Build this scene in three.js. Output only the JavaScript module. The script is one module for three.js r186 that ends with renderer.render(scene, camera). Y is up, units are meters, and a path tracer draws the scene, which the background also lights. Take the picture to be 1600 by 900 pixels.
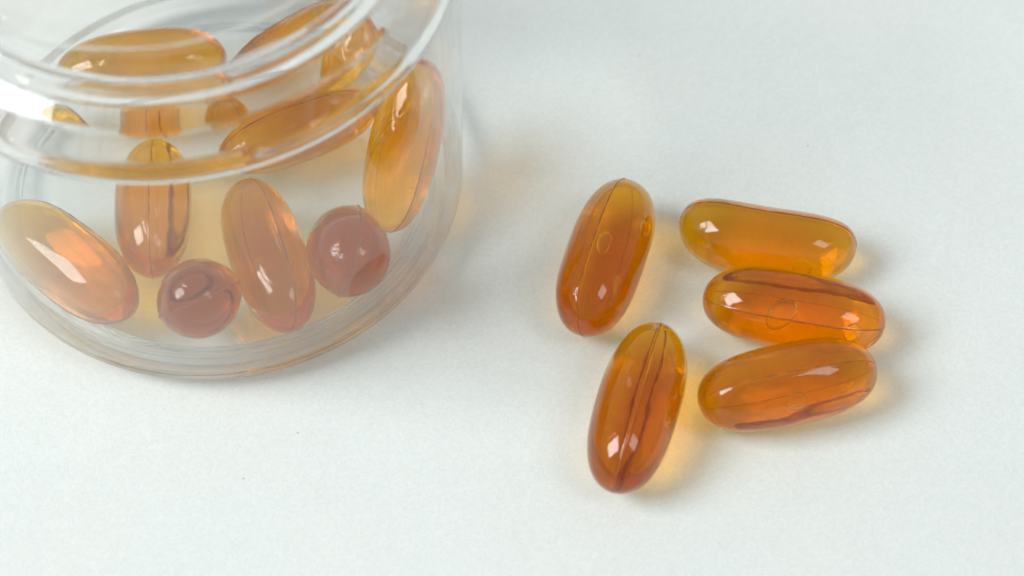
import * as THREE from 'three';
import { ImprovedNoise } from 'three/addons/math/ImprovedNoise.js';
import { mergeGeometries } from 'three/addons/utils/BufferGeometryUtils.js';
import { RectAreaLightUniformsLib } from 'three/addons/lights/RectAreaLightUniformsLib.js';

// ---------------------------------------------------------------- camera, light, exposure (lengths in mm, scaled to metres by MM)
const MM = 0.001;
const scene = new THREE.Scene();
const PITCH = THREE.MathUtils.degToRad(57), DIST = 245.5 * MM, FPX = 2750;
const camera = new THREE.PerspectiveCamera(2 * Math.atan(450 / FPX) * 180 / Math.PI, 16 / 9, 0.01, 20);
camera.position.set(0, DIST * Math.sin(PITCH), DIST * Math.cos(PITCH));
camera.lookAt(0, 0, 0);
camera.focus = 0.2395;
camera.userData.fStop = 17;
camera.updateMatrixWorld();

const renderer = new THREE.WebGLRenderer({ antialias: true });
renderer.toneMapping = THREE.LinearToneMapping;
renderer.toneMappingExposure = 1.17;
renderer.shadowMap.enabled = true;
scene.background = new THREE.Color().setRGB(0.32, 0.332, 0.330);   // the plain pale room round the table

RectAreaLightUniformsLib.init();
const V = (x, y, z) => new THREE.Vector3(x, y, z);

function numberedNames() {
  const used = new Map();
  return (n) => { const k = used.get(n) || 0; used.set(n, k + 1); return k ? `${n}_${String(k).padStart(3, '0')}` : n; };
}
const numbered = numberedNames();
function part(name, geometry, material, parent) {
  const m = new THREE.Mesh(geometry, material);
  m.name = name; m.castShadow = m.receiveShadow = true; parent.add(m);
  return m;
}
function thing(name, label, category, group) {
  const g = new THREE.Group();
  g.name = numbered(name); g.userData = { label, category };
  if (group) g.userData.group = group;
  scene.add(g);
  return g;
}

// two studio softboxes, outside the frame: a key at the left, a broad weak one above the right
function softbox(label, at, aim, w, h, intensity, color) {
  const g = thing('softbox_lamp', label, 'lamp');
  g.position.copy(at); g.lookAt(aim); g.updateMatrixWorld();         // +z of the group looks at the aim
  const shell = new THREE.CylinderGeometry(Math.SQRT1_2, 0.28, 0.22, 4, 1, true).rotateY(Math.PI / 4).rotateX(Math.PI / 2);
  shell.scale(w, h, 1).translate(0, 0, -0.115);
  part('housing', shell, new THREE.MeshStandardMaterial({ color: 0x161616, roughness: 0.8, side: THREE.DoubleSide }), g);
  part('light_diffuser', new THREE.BoxGeometry(w * 0.985, h * 0.985, 0.004).translate(0, 0, -0.006),
    new THREE.MeshStandardMaterial({ color: 0xf4f4f4, roughness: 0.9, emissive: new THREE.Color(...color), emissiveIntensity: 0.4 }), g);
  part('stand_pole', new THREE.CylinderGeometry(0.012, 0.012, 1.6, 16).rotateX(0).translate(0, -0.8, -0.24), new THREE.MeshStandardMaterial({ color: 0x202020, roughness: 0.5, metalness: 0.6 }), g);
  const l = new THREE.RectAreaLight(new THREE.Color(...color), intensity, w, h);
  l.name = 'softbox_light'; l.position.set(0, 0, 0); l.rotation.y = Math.PI;   // a RectAreaLight shines along its own -z
  g.add(l);
  return g;
}
softbox('square softbox lamp shining low from the left of the capsules', V(-0.84, 0.90, 0.17), V(0.0, 0, 0), 0.56, 0.56, 10.2, [1.0, 0.985, 0.96]);
softbox('broad dim softbox lamp hanging high over the right side', V(0.52, 0.78, 0.28), V(0.0, 0, 0), 0.26, 0.34, 2.8, [0.96, 1.0, 1.0]);

// ---------------------------------------------------------------- noise and textures
const noise = new ImprovedNoise();
let seed = 20240611;
const rnd = () => { seed = (seed * 1664525 + 1013904223) >>> 0; return seed / 4294967296; };
function dataTexture(n, fill, srgb) {
  const d = new Uint8Array(n * n * 4);
  for (let y = 0; y < n; y++) for (let x = 0; x < n; x++) {
    const c = fill(x, y); const k = (y * n + x) * 4;
    d[k] = c[0]; d[k + 1] = c[1]; d[k + 2] = c[2]; d[k + 3] = 255;
  }
  const t = new THREE.DataTexture(d, n, n);
  t.magFilter = THREE.LinearFilter; t.minFilter = THREE.LinearFilter;
  t.wrapS = t.wrapT = THREE.RepeatWrapping; if (srgb) t.colorSpace = THREE.SRGBColorSpace;
  t.needsUpdate = true;
  return t;
}
// periodic value noise
function tileNoise(n, cell) {
  const c = Math.round(n / cell), g = Float32Array.from({ length: c * c }, () => rnd());
  const s = (t) => t * t * (3 - 2 * t);
  return (x, y) => {
    const fx = x / n * c, fy = y / n * c, x0 = Math.floor(fx), y0 = Math.floor(fy), u = s(fx - x0), v = s(fy - y0);
    const at = (i, j) => g[((j + c) % c) * c + (i + c) % c];
    return (at(x0, y0) * (1 - u) + at(x0 + 1, y0) * u) * (1 - v) + (at(x0, y0 + 1) * (1 - u) + at(x0 + 1, y0 + 1) * u) * v;
  };
}
const PN = 1024, TILE = 0.062;                                         // one paper tile = 62 mm
const pa = tileNoise(PN, 4), pb = tileNoise(PN, 8), pc = tileNoise(PN, 32), pd = tileNoise(PN, 128), pe = tileNoise(PN, 256), pf = tileNoise(PN, 8), pg = tileNoise(PN, 2);
const fibre = new Float32Array(PN * PN);
for (let k = 0; k < 5200; k++) {                                       // short pale fibres pressed into the sheet
  let x = rnd() * PN, y = rnd() * PN, a = rnd() * Math.PI * 2; const len = 12 + rnd() * 34, s = rnd() < 0.6 ? 1 : -1, bend = (rnd() - 0.5) * 0.12;
  for (let i = 0; i < len; i++) { x += Math.cos(a); y += Math.sin(a); a += bend; fibre[((Math.floor(y) + PN) % PN) * PN + (Math.floor(x) + PN) % PN] += s * 0.5; }
}
const paperColor = dataTexture(PN, (x, y) => {
  const m = (pd(x, y) - 0.5) * 2.0 + (pc(x, y) - 0.5) * 1.2 + (pb(x, y) - 0.5) * 2.5 + (pa(x, y) - 0.5) * 6 + (pg(x, y) - 0.5) * 7 + fibre[y * PN + x] * 2.5;
  const tint = (pe(y, x) - 0.5) * 4 + (pf(x, y) - 0.5) * 2.5;
  return [232 + m - tint * 0.6, 239 + m, 238 + m + tint * 0.3];
}, true);
const paperBump = dataTexture(PN, (x, y) => {
  const h = 128 + (pb(x, y) - 0.5) * 35 + (pa(x, y) - 0.5) * 100 + (pg(x, y) - 0.5) * 80 + fibre[y * PN + x] * 22;
  const q = Math.max(0, Math.min(255, h)); return [q, q, q];
});

// ---------------------------------------------------------------- the sheet everything stands on
const sheetGeo = new THREE.PlaneGeometry(1.3, 1.1, 1, 1).rotateX(-Math.PI / 2);
{
  const p = sheetGeo.attributes.position, uv = sheetGeo.attributes.uv;
  for (let i = 0; i < p.count; i++) uv.setXY(i, p.getX(i) / TILE + 0.13, p.getZ(i) / TILE + 0.37);
}
const sheet = new THREE.Mesh(sheetGeo, new THREE.MeshStandardMaterial({ color: 0xffffff, map: paperColor, bumpMap: paperBump, bumpScale: 0.00004, roughness: 0.85 }));
sheet.name = 'paper_ground'; sheet.receiveShadow = true; sheet.castShadow = true;
sheet.userData = { label: 'matte white paper sheet under the jar and the capsules', category: 'paper', kind: 'structure' };
scene.add(sheet);

// ---------------------------------------------------------------- the clear plastic jar
const JX = -41.4, JZ = -17.74;
const jarMaterial = new THREE.MeshPhysicalMaterial({ color: 0xffffff, roughness: 0.0, transmission: 1, thickness: 0.001, ior: 1.5, attenuationColor: new THREE.Color().setRGB(0.95, 0.97, 0.965), attenuationDistance: 0.02, transparent: true, opacity: 0.92 });
const footMaterial = jarMaterial.clone(); footMaterial.opacity = 0.65;
const sheetMaterial = new THREE.MeshPhysicalMaterial({ color: new THREE.Color().setRGB(0.985, 0.99, 0.988), roughness: 0.0, transmission: 1, thickness: 0, ior: 1.5, side: THREE.DoubleSide });
function roundedProfile(pts, step) {                                   // [r, y, fillet radius] -> polyline with rounded corners
  const out = [];
  const P = pts.map((p) => new THREE.Vector2(p[0], p[1]));
  for (let i = 0; i < P.length; i++) {
    const rad = pts[i][2] || 0;
    if (i === 0 || i === P.length - 1 || rad === 0) { out.push(P[i].clone()); continue; }
    const a = P[i - 1].clone().sub(P[i]), b = P[i + 1].clone().sub(P[i]);
    const la = a.length(), lb = b.length(); a.divideScalar(la); b.divideScalar(lb);
    const ang = Math.acos(THREE.MathUtils.clamp(a.dot(b), -1, 1)), t = Math.min(rad / Math.tan(ang / 2), la * 0.49, lb * 0.49);
    const p0 = P[i].clone().addScaledVector(a, t), p1 = P[i].clone().addScaledVector(b, t), n = 10;
    for (let k = 0; k <= n; k++) {
      const u = k / n, q = new THREE.Vector2();
      const w = Math.sin(ang / 2), w0 = (1 - u) ** 2, w1 = 2 * u * (1 - u) * w, w2 = u * u, s = w0 + w1 + w2;   // rational quadratic: a true arc
      q.addScaledVector(p0, w0 / s).addScaledVector(P[i], w1 / s).addScaledVector(p1, w2 / s);
      out.push(q);
    }
  }
  const fine = [out[0]];
  for (let i = 1; i < out.length; i++) {
    const d = out[i].distanceTo(out[i - 1]), n = Math.max(1, Math.ceil(d / step));
    for (let k = 1; k <= n; k++) fine.push(out[i - 1].clone().lerp(out[i], k / n));
  }
  return fine.filter((p, i) => i === 0 || p.distanceTo(fine[i - 1]) > 1e-4);
}
const TOP = 75;
const jarProfile = roundedProfile([
  [0, 1.5], [26.5, 1.1, 6], [29.4, 0.95, 0.5], [30.3, 0.05, 0.7], [31.8, 0.05, 1.2], [34.35, 2.6, 3.4], [34.5, 6, 2], [35.1, 45.5, 4], [34.6, 50.2, 3.2], [32.3, 53.2, 1.6], [29.6, 54.5, 1.0], [28.9, 56.6, 1.2], [28.7, 58, 1], [28.7, TOP, 0.7],
  [26.9, TOP, 0.7], [26.9, 57, 1.6], [27.5, 54.6, 1.4], [30.2, 51.0, 3.4], [32.9, 47.9, 4], [33.95, 44, 6], [33.3, 9, 3], [32.4, 4.6, 3.6], [29.3, 2.75, 2.2], [0, 3.0],
], 0.55);
function thread(y, a) {                                                // the screw thread: a helical ridge with tapered ends
  let best = 0;
  for (let k = 0; k < 3; k++) {
    const th = a + k * 2 * Math.PI, t0 = 0.12, t1 = 10.2;
    if (th < t0 - 0.02 || th > t1) continue;
    const ends = Math.min(1, (th - t0) / 0.35) * Math.min(1, (t1 - th) / 0.4), e = Math.max(0, ends);
    const d = Math.abs(y - (60.6 + 4.7 * th / (2 * Math.PI))), half = 0.5 + 0.8 * Math.sqrt(e);
    const s = THREE.MathUtils.clamp((half + 0.55 - d) / 1.0, 0, 1);
    best = Math.max(best, 1.25 * Math.sqrt(e) * s * s * (3 - 2 * s));
  }
  return best;
}
function revolve(profile, seg, bump) {                                  // an open line [r, y] turned round the axis, faces to its right
  const n = profile.length, pos = [], idx = [];
  for (let i = 0; i < n; i++) for (let j = 0; j < seg; j++) {
    const a = j / seg * 2 * Math.PI, p = profile[i], r = p.x + (bump && p.y > 58 ? bump(p.y, a) : 0);
    pos.push(r * Math.sin(a) * MM, p.y * MM, r * Math.cos(a) * MM);    // angle 0 is the front, growing to the right
  }
  for (let i = 0; i < n - 1; i++) for (let j = 0; j < seg; j++) {
    const j1 = (j + 1) % seg, a = i * seg + j, b = i * seg + j1, c = (i + 1) * seg + j, d = (i + 1) * seg + j1;
    if (profile[i].x > 1e-6) idx.push(a, b, d);
    if (profile[i + 1].x > 1e-6) idx.push(a, d, c);
  }
  const g = new THREE.BufferGeometry();
  g.setAttribute('position', new THREE.Float32BufferAttribute(pos, 3)); g.setIndex(idx);
  g.computeVertexNormals();
  for (const i of [0, n - 1]) if (profile[i].x < 1e-6) for (let j = 0; j < seg; j++) g.attributes.normal.setXYZ(i * seg + j, 0, i ? 1 : -1, 0);
  return g;
}
const SEG = 240, WEB = 29.0;
const topAt = jarProfile.reduce((k, p, i) => (p.y > jarProfile[k].y ? i : k), 0);
function between(line, key, lo, hi) {                                  // the run of the line where key lies between lo and hi, ends cut exactly
  const out = [];
  for (let i = 1; i < line.length; i++) {
    const p = line[i - 1], q = line[i], d = q[key] - p[key];
    let f0 = 0, f1 = 1;
    if (Math.abs(d) > 1e-9) { const a = (lo - p[key]) / d, b = (hi - p[key]) / d; f0 = Math.max(0, Math.min(a, b)); f1 = Math.min(1, Math.max(a, b)); } else if (p[key] < lo || p[key] > hi) continue;
    if (f1 - f0 < 1e-9) continue;
    const A = p.clone().lerp(q, f0), B = p.clone().lerp(q, f1);
    if (!out.length || out[out.length - 1].distanceTo(A) > 1e-6) out.push(A);
    out.push(B);
  }
  return out;
}
const outer = jarProfile.slice(0, topAt + 1), inner = jarProfile.slice(topAt);
const y = (line, lo, hi) => between(line, 'y', lo, hi);
const footLine = (line, hi) => y(between(line, 'x', WEB, 99), -1, hi);
// the thick shoulder and foot are solid plastic, the thin walls beside them sheets; the cuts slope inwards
const fo = footLine(outer, 5), fi = footLine(inner, 4.3), so = y(outer, 47.5, 57.5), si = y(inner, 46.8, 56.8);
const caps = (...ls) => ls.map((l, i) => { const m = ls[(i + 1) % ls.length]; return revolve([l[l.length - 1], m[0]], SEG); });
const jar = thing('plastic_jar', 'clear round plastic jar with screw neck, holding amber capsules', 'jar');
jar.position.set(JX * MM, 0.00005, JZ * MM);
part('neck', mergeGeometries([revolve(y(outer, 57.5, TOP + 1), SEG, thread), revolve(y(inner, 56.8, TOP + 1), SEG)]), sheetMaterial, jar);
part('shoulder', mergeGeometries([revolve(so, SEG), revolve(si, SEG), ...caps(so, si)]), jarMaterial, jar);
part('wall', mergeGeometries([revolve(y(outer, 5, 47.5), SEG), revolve(y(inner, 4.3, 46.8), SEG)]), sheetMaterial, jar);
part('foot_ring', mergeGeometries([revolve(fo, SEG), revolve(fi, SEG), ...caps(fo, fi)]), footMaterial, jar);
part('base', mergeGeometries([revolve(between(outer.slice(0, 200), 'x', 0, WEB).filter((p) => p.y < 3), SEG), revolve(between(inner, 'x', 0, WEB).filter((p) => p.y < 4), SEG)]), sheetMaterial, jar);

// ---------------------------------------------------------------- amber softgel capsules
const gelMaterial = new THREE.MeshPhysicalMaterial({ color: new THREE.Color().setRGB(1.0, 0.76, 0.22), roughness: 0.03, transmission: 1, transparent: true, opacity: 0.79, clearcoat: 0.8, clearcoatRoughness: 0.07, thickness: 0.01, ior: 1.35, attenuationColor: new THREE.Color().setRGB(0.99, 0.56, 0.006), attenuationDistance: 0.010 });
const gels = [1, 0.86, 1.12, 0.8].map((k) => { const m = gelMaterial.clone(); m.attenuationDistance *= k; return m; });   // batches vary a little; the last is denser to carry painted shade
gels[3].attenuationColor.setRGB(0.80, 0.42, 0.05);                                // browner copy: shade of the two end-on capsules put into the gel colour
const bubbleMaterial = new THREE.MeshPhysicalMaterial({ color: 0xffffff, roughness: 0.0, transmission: 1, thickness: 0.001, ior: 1.35 });

// position on a capsule's skin (mm, local axes: x along it, y up before rolling); u in [-1,1] along, phi round, seam at phi = 0 and PI
function skin(c, u, phi, inset = 0) {
  const L = c.L / 2, s = Math.sign(u), t = Math.min(1, Math.abs(u));
  const ex = u < 0 ? c.n0 : c.n1;
  const r = (c.W / 2 - inset) * Math.pow(Math.max(0, 1 - Math.pow(t, ex)), 1 / 2.25);
  let d = Math.abs(Math.sin(phi)); d = Math.asin(Math.min(1, d));                 // angle to the nearer seam
  const k = 1 + c.crease * (1 - t ** 6) * Math.exp(-d / 0.6) + c.ridge * Math.exp(-((d / 0.02) ** 2));
  const dent = 1 + c.dent * noise.noise(u * 1.7 + c.id * 3.1, Math.cos(phi) * 1.1 + c.id, Math.sin(phi) * 1.1 + 7.7);
  let y = r * k * dent * Math.sin(phi), z = r * k * dent * Math.cos(phi);
  const x = u * (L - inset);
  const ca = Math.cos(c.roll), sa = Math.sin(c.roll);
  [y, z] = [y * ca - z * sa, y * sa + z * ca];
  z += c.bend * (1 - u * u * 1.6);                                                  // bends sideways, in the plane of the table
  y += c.sag * (1 - u * u * 1.6);
  return V(x, y, z);
}
function gelGeometry(c) {
  const nu = 64, nh = 44, pos = [], nor = [], idx = [];
  const us = Array.from({ length: nu + 1 }, (_, i) => -Math.cos(i / nu * Math.PI)).map((v) => Math.sign(v) * Math.min(1, Math.abs(v)));
  for (let half = 0; half < 2; half++) {
    const base = pos.length / 3, f0 = half * Math.PI;
    const phis = Array.from({ length: nh + 1 }, (_, j) => { const t = j / nh * 2 - 1; return f0 + Math.PI / 2 * (1 + Math.sign(t) * (1 - Math.pow(1 - Math.abs(t), 1.7))); });
    for (let i = 0; i <= nu; i++) for (let j = 0; j <= nh; j++) {
      const u = us[i], p = skin(c, u, phis[j]);
      pos.push(p.x * MM, p.y * MM, p.z * MM);
      if (i === 0 || i === nu) { nor.push(i ? 1 : -1, 0, 0); continue; }
      const e = 1e-3, lo = Math.max(f0 + 1e-5, phis[j] - e), hi = Math.min(f0 + Math.PI - 1e-5, phis[j] + e);
      const du = Math.min(1e-3, (1 - Math.abs(u)) * 0.4);
      const a = skin(c, u + du, phis[j]).sub(skin(c, u - du, phis[j])), b = skin(c, u, hi).sub(skin(c, u, lo));
      const n = a.cross(b).normalize(), out = p.clone().sub(V(p.x, c.sag * (1 - u * u * 1.6), c.bend * (1 - u * u * 1.6)));
      if (n.dot(out) < 0) n.negate();
      nor.push(n.x, n.y, n.z);
    }
    for (let i = 0; i < nu; i++) for (let j = 0; j < nh; j++) {
      const a = base + i * (nh + 1) + j, b = a + 1, d = a + nh + 1, e = d + 1;
      if (i > 0) idx.push(a, d, b);
      if (i < nu - 1) idx.push(b, d, e);
    }
  }
  const g = new THREE.BufferGeometry();
  g.setAttribute('position', new THREE.Float32BufferAttribute(pos, 3));
  g.setAttribute('normal', new THREE.Float32BufferAttribute(nor, 3));
  g.setIndex(idx);
  // make the winding face outwards
  const A = V(0, 0, 0), B = V(0, 0, 0), D = V(0, 0, 0), I = idx, P = g.attributes.position, k = Math.floor(idx.length / 6) * 3 - Math.floor(idx.length / 12) * 3;
  A.fromBufferAttribute(P, I[k]); B.fromBufferAttribute(P, I[k + 1]); D.fromBufferAttribute(P, I[k + 2]);
  const fn = B.clone().sub(A).cross(D.clone().sub(A)), vn = V(0, 0, 0).fromBufferAttribute(g.attributes.normal, I[k]);
  if (fn.dot(vn) < 0) { for (let q = 0; q < idx.length; q += 3) { const t = idx[q + 1]; idx[q + 1] = idx[q + 2]; idx[q + 2] = t; } g.setIndex(idx); }
  return g;
}
// an air bubble flattened against the inside of the skin; its faces look inwards, into the air
function bubbleGeometry(c, u, psi, a, b, turn, depth = 0.5, flat = 0.16) {   // psi: angle from the top of the capsule
  const phi = Math.PI / 2 - psi + c.roll;
  const p = skin(c, u, phi), e = 2e-3, tu = skin(c, u + e, phi).sub(skin(c, u - e, phi)).normalize(), tv = skin(c, u, phi + e).sub(skin(c, u, phi - e)).normalize();
  const n = tu.clone().cross(tv).normalize(); if (n.dot(p.clone().setX(0)) < 0) n.negate();
  const x = tu.clone().applyAxisAngle(n, turn), y = n.clone().cross(x);
  const g = new THREE.SphereGeometry(1, 48, 40).rotateX(Math.PI / 2), P = g.attributes.position, N = g.attributes.normal;
  const h = flat * (a + b) / 2, R = c.W / 2, o = p.clone().addScaledVector(n, -depth - h);
  for (let i = 0; i < P.count; i++) {
    const X = P.getX(i), Y = P.getY(i), Z = P.getZ(i);
    const wob = 1 + 0.07 * Math.sin(2 * Math.atan2(Y, X) + c.id * 2) + 0.05 * Math.sin(3 * Math.atan2(Y, X) + c.id);
    const rho = Math.hypot(X, Y), flatZ = Math.sign(Z) * Math.sqrt(Math.max(0, 1 - rho ** 6));
    const px = X * a * wob, py = Y * b * wob, across = x.dot(tv) * px + y.dot(tv) * py;
    const q = o.clone().addScaledVector(x, px).addScaledVector(y, py).addScaledVector(n, flatZ * h - across * across / (2 * (R - 0.5)));
    P.setXYZ(i, q.x * MM, q.y * MM, q.z * MM);
  }
  const I = Array.from(g.index.array);
  g.computeVertexNormals();
  for (let q = 0; q < I.length; q += 3) { const t = I[q + 1]; I[q + 1] = I[q + 2]; I[q + 2] = t; }
  g.setIndex(I);
  for (let i = 0; i < N.count; i++) g.attributes.normal.setXYZ(i, -g.attributes.normal.getX(i), -g.attributes.normal.getY(i), -g.attributes.normal.getZ(i));
  return g;
}
// the raised weld where the two gelatin sheets meet, a thin uneven bead all the way round
const seamMaterial = new THREE.MeshPhysicalMaterial({ color: new THREE.Color().setRGB(0.36, 0.10, 0.014), roughness: 0.35 });
function seamGeometry(c) {
  const loop = [], n = 150;
  for (let i = 0; i < n; i++) {
    const half = i < n / 2, k = (half ? i : i - n / 2) / (n / 2), u = -Math.cos(k * Math.PI) * (half ? 1 : -1), p = skin(c, u * 0.9995, half ? 0 : Math.PI);
    const w = 0.05 * noise.noise(k * 19 + c.id, half ? 3 : 9, c.id * 1.7);
    loop.push(p.multiplyScalar(1 - 0.004).add(V(0, w * 0.4, w)).multiplyScalar(MM));
  }
  const curve = new THREE.CatmullRomCurve3(loop, true), rings = 300, g = new THREE.TubeGeometry(curve, rings, c.seam * MM, 6, true), P = g.attributes.position, q = V(0, 0, 0);
  for (let i = 0; i <= rings; i++) {                                              // the bead swells and thins along its way
    const o = curve.getPointAt(i / rings % 1), w = 0.95 + 0.9 * noise.noise(i * 0.13 + c.id * 5, c.id, 2.2);
    for (let j = 0; j <= 6; j++) { const k = i * 7 + j; q.fromBufferAttribute(P, k).sub(o).multiplyScalar(Math.max(0.35, w)).add(o); P.setXYZ(k, q.x, q.y, q.z); }
  }
  return g;
}
let capsuleId = 0;
// centre and direction in mm; roll turns the seam
function capsule(label, group, centre, dir, o) {
  const c = { L: 24.7, W: 10.4, n0: 2.6, n1: 2.6, roll: 0, bend: 0, sag: 0, crease: 0.08, ridge: 0.014, dent: 0.03, seam: 0.075, gel: 0, bubbles: [], ...o, id: ++capsuleId };
  const g = thing('softgel_capsule', label, 'capsule', group);
  const x = dir.clone().normalize(), z = x.clone().cross(V(0, 1, 0)).normalize(), y = z.clone().cross(x);
  g.quaternion.setFromRotationMatrix(new THREE.Matrix4().makeBasis(x, y, z));
  g.position.copy(centre).multiplyScalar(MM);
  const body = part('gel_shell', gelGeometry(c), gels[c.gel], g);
  part('seam', seamGeometry(c), seamMaterial, g);
  for (const b of c.bubbles) part('air_bubble', bubbleGeometry(c, ...b), bubbleMaterial, g);
  if (c.rest !== undefined) {                                                     // set down on the surface
    g.updateMatrixWorld(); const box = new THREE.Box3().setFromObject(body, true);
    g.position.y += c.rest * MM + 0.00004 - box.min.y;
  }
  return g;
}
// a point on the table plane y = h seen at a pixel of the 1600 x 900 photograph
function at(px, py, h) {
  const d = V((px - 800) / FPX, (450 - py) / FPX, -1).applyQuaternion(camera.quaternion), o = camera.position.clone().multiplyScalar(1000);
  return o.addScaledVector(d, (h - o.y) / d.y);
}
function lying(label, group, p0, p1, h, o) {
  const a = at(...p0, h), b = at(...p1, h);
  return capsule(label, group, a.clone().add(b).multiplyScalar(0.5), b.clone().sub(a), { L: a.distanceTo(b), rest: 0, ...o });
}
const OUT = 'loose capsules on the paper', IN = 'capsules inside the jar';
const HP = Math.PI / 2;
lying('loose amber capsule between the jar and the touching row, oval bubble beside its seam', OUT, [985, 295], [905, 521], 5.2, { W: 10.9, roll: HP + 0.26, n0: 3.0, n1: 2.9, bubbles: [[0.1, 0.02, 1.75, 1.05, 0.1], [-0.33, -0.95, 1.1, 0.85, 0.2], [0.5, -0.75, 1.3, 0.45, 0.3]] });
lying('bent amber capsule at the end of the touching row, dented along its outer side', OUT, [1061, 352], [1336, 398], 4.9, { W: 9.9, gel: 2, roll: HP - 0.35, n0: 3.6, n1: 3.5, bend: 0.9, bubbles: [[0.44, 1.25, 1.45, 1.15, 0]] });
lying('middle amber capsule of the touching row, large oval bubble across its seam', OUT, [1098, 464], [1382, 511], 5.1, { W: 10.6, roll: HP + 0.82, n0: 3.0, n1: 3.0, bubbles: [[-0.14, 0.7, 2.4, 1.6, 0.75], [0.66, 1.0, 1.5, 1.1, 1.2]] });
lying('loose amber capsule with a straight raised seam down the middle of its top', OUT, [1032, 517], [957, 769], 5.3, { W: 10.9, roll: HP - 0.05, n0: 2.7, n1: 2.7, bubbles: [[0.15, -1.0, 1.25, 0.62, 0.1], [-0.33, 1.2, 1.9, 0.9, 0.1], [-0.86, -0.35, 1.0, 0.6, 1.2], [-0.3, -1.3, 1.6, 0.7, 0]] });
lying('amber capsule at the end of the touching row with a single round bubble', OUT, [1091, 632], [1366, 577], 5.2, { W: 10.8, gel: 2, roll: HP + 0.22, n0: 2.9, n1: 2.8, bubbles: [[-0.03, 1.0, 1.5, 1.2, 0.2]] });

// inside the jar: positions read from the photograph, settled on the jar's floor and against each other
const inside = [
  ['amber capsule lying along the jar wall, partly cut off by the picture edge', [-60.3, 8.1, 0.9], [0.765, 0, 0.644], 25.4, 0.4, 9.8, 2],
  ['amber capsule with a blunt rounded end beside a spherical looking one in the jar', [-49.62, 8.31, -9.02], [0.098, 0.012, 0.995], 24.6, 1.5],
  ['long amber capsule lying between the two end on capsules in the jar', [-33.12, 8.3, -0.07], [0.341, -0.006, 0.94], 24.6, 1.2],
  ['amber capsule propped steeply against the jar wall', [-14.8, 13.9, -14.2], [-0.23, -0.715, 0.66], 24.6, 0.7, 9.6, 1],
  ['amber capsule lying across the far part of the jar floor, seen through the neck', [-53.99, 8.3, -33.08], [0.985, 0, -0.17], 24.6, 0.2],
  ['bright orange capsule lying slanted at the far jar wall, seen through the neck', [-31.54, 8.3, -35.04], [0.757, 0, -0.654], 24.6, 0.9],
  ['orange capsule lying slanted right behind the shoulder ring of the jar', [-30.64, 8.3, -22.34], [0.901, 0, -0.435], 24.6, 1.3],
  ['amber capsule seen end on with shade tinted into its gel, leaning at the front wall of the jar', [-41.0, 11.4, 9.0], [0.087, 0.799, 0.595], 15, 0.3, 10.4, 3],
  ['larger amber capsule with shade tinted into its gel, seen end on beside the long capsule in the jar', [-21.9, 11.0, 1.2], [0.181, 0.667, 0.722], 17, 1.1, 11, 3],
];
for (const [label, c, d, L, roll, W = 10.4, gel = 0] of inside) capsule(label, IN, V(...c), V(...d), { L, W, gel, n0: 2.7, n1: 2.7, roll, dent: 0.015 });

// dust: a few specks on the paper, too small to tell apart
{
  const bits = [], spots = [[465, 676], [380, 748], [1262, 228], [998, 87]];
  for (const [x, y] of spots) {
    const g = new THREE.IcosahedronGeometry(1, 1), p = at(x, y, 0), s = 0.04 + rnd() * 0.04;
    g.scale(s * (0.8 + rnd() * 0.8), s * 0.5, s * (0.8 + rnd() * 0.6)).rotateY(rnd() * 6).translate(p.x, s * 0.45, p.z).scale(MM, MM, MM);
    bits.push(g);
  }
  const dust = part('paper_dust', mergeGeometries(bits), new THREE.MeshStandardMaterial({ color: new THREE.Color().setRGB(0.22, 0.2, 0.17), roughness: 0.9 }), scene);
  dust.userData = { label: 'tiny dark dust specks scattered over the white paper', category: 'dust', kind: 'stuff' };
}

renderer.render(scene, camera);
